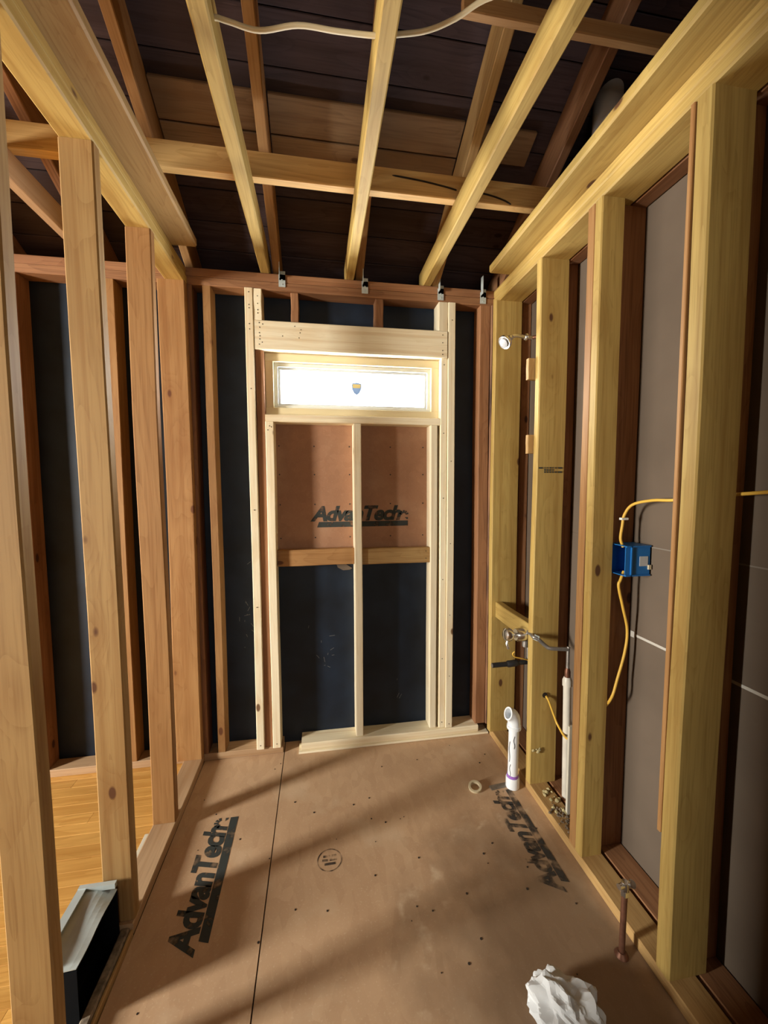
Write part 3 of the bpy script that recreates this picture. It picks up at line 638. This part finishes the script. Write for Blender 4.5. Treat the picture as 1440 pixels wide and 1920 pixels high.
# duct boot on the left
db = empty('duct_boot', 'galvanised sheet metal duct boot between the left studs', 'duct', loc=(-.68, 1.18, 0))
bm = bmesh.new(); nx, ny = 6, 14; X0, X1, Y0, Y1 = -.738, -.640, 1.072, 1.288
def top_z(i, j):
    u, v = i/nx, j/ny; return .172+.014*(1-u)*v+.004*math.sin(v*8+u*3)*u*u+.002*math.sin(u*7+v*5)-(.006 if 0 < i <= 1 and False else 0)
up = [[bm.verts.new((X0+(X1-X0)*i/nx, Y0+(Y1-Y0)*j/ny, top_z(i, j))) for j in range(ny+1)] for i in range(nx+1)]
dn = [[bm.verts.new((X0+(X1-X0)*i/nx, Y0+(Y1-Y0)*j/ny, top_z(i, j)-.002)) for j in range(ny+1)] for i in range(nx+1)]
for i in range(nx):
    for j in range(ny):
        bm.faces.new((up[i][j], up[i+1][j], up[i+1][j+1], up[i][j+1])); bm.faces.new((dn[i][j], dn[i][j+1], dn[i+1][j+1], dn[i+1][j]))
for j in range(ny):
    bm.faces.new((up[0][j], up[0][j+1], dn[0][j+1], dn[0][j])); bm.faces.new((up[nx][j+1], up[nx][j], dn[nx][j], dn[nx][j+1]))
for i in range(nx):
    bm.faces.new((up[i+1][0], up[i][0], dn[i][0], dn[i+1][0])); bm.faces.new((up[i][ny], up[i+1][ny], dn[i+1][ny], dn[i][ny]))
kid(link('top_sheet', to_mesh(bm, 'top_sheet'), M['galv']), db)
bm = bmesh.new(); bx(bm, (-.745, -.722), (1.072, 1.290), (.187, .192)); bx(bm, (-.745, -.641), (1.278, 1.291), (.178, .194)); bx(bm, (-.742, -.738), (1.072, 1.290), (.001, .190))
kid(link('flange', to_mesh(bm, 'flange'), M['galv']), db)
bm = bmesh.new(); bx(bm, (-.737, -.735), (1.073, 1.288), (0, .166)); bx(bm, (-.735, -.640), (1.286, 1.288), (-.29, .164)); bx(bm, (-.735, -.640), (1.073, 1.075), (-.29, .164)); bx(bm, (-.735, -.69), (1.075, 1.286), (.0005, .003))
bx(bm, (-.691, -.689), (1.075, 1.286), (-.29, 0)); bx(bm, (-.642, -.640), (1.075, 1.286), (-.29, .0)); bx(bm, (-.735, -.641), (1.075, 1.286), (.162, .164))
kid(link('duct_liner', to_mesh(bm, 'duct_liner'), M['liner']), db)  # black inner and end faces stand in for shade in the boot

# crumpled white paper
bm = bmesh.new(); bmesh.ops.create_icosphere(bm, subdivisions=5, radius=1); rr = random.Random(21)
planes = []
for i in range(44): planes.append((Vector((rr.gauss(0, 1), rr.gauss(0, 1), rr.gauss(0, 1))).normalized(), rr.uniform(.82, 1.02)))
for v in bm.verts:
    n = v.co.normalized()
    k = min([1.22]+[d_/n.dot(a_) for a_, d_ in planes if n.dot(a_) > .25])
    k *= 1+.55*(.2-abs(noise.noise(n*1.5+Vector((4.2, 1.1, .3)))))+.22*(.2-abs(noise.noise(n*3.0+Vector((1.2, 7.1, 3.3)))))
    v.co = n*k
    v.co.x *= .084; v.co.y *= .102; v.co.z *= .068
    if v.co.z < -.036: v.co.z = -.036+.05*(v.co.z+.036)
R = Matrix.Rotation(.55, 4, 'Z'); bmesh.ops.transform(bm, matrix=R, verts=bm.verts)
zmin = min(v.co.z for v in bm.verts)
me = to_mesh(bm, 'crumpled_paper'); auto_smooth(me, 14)
cb = link('crumpled_paper', me, M['paper'], None, (.627, .866, -zmin+.0003)); tag(cb, 'crumpled white paper bag lying on the subfloor darkened by a stain and painted shade', 'paper')

# insulation crumbs and grit on the right sill
def crumbs(name, n, cx, cy, cz, sx, sy, r0, r1, mat, label, cat, seed):
    bm = bmesh.new(); rr = random.Random(seed)
    for i in range(n):
        r = rr.uniform(r0, r1); c = Vector((cx+rr.gauss(0, sx), cy+rr.gauss(0, sy), cz+r*.55))
        ico = bmesh.ops.create_icosphere(bm, subdivisions=1, radius=r)
        for v in ico['verts']: v.co = Vector((v.co.x*rr.uniform(.6, 1.3), v.co.y*rr.uniform(.6, 1.3), v.co.z*rr.uniform(.45, .85)))+c
    o = link(name, to_mesh(bm, name), mat); tag(o, label, cat, 'stuff'); return o
crumbs('insulation_crumbs', 22, 1.000, 1.53, .038, .016, .040, .004, .011, M['foam'], 'yellow insulation crumbs on the right sill at the foot of the cream pipe', 'insulation', 1)
crumbs('debris', 90, .992, 1.42, .038, .020, .05, .002, .007, M['grit'], 'grey rubble and dust along the right sill plate', 'debris', 2)
bm = bmesh.new(); rr = random.Random(9)
for i in range(7):
    c = Vector((.985+rr.gauss(0, .012), 1.622, .205+rr.gauss(0, .010))); ico = bmesh.ops.create_icosphere(bm, subdivisions=1, radius=rr.uniform(.004, .009))
    for v in ico['verts']: v.co = Vector((v.co.x*1.2, v.co.y*.6, v.co.z))+c
o = link('foam_dab', to_mesh(bm, 'foam_dab'), M['foam'], wr); o['kind'] = 'stuff'
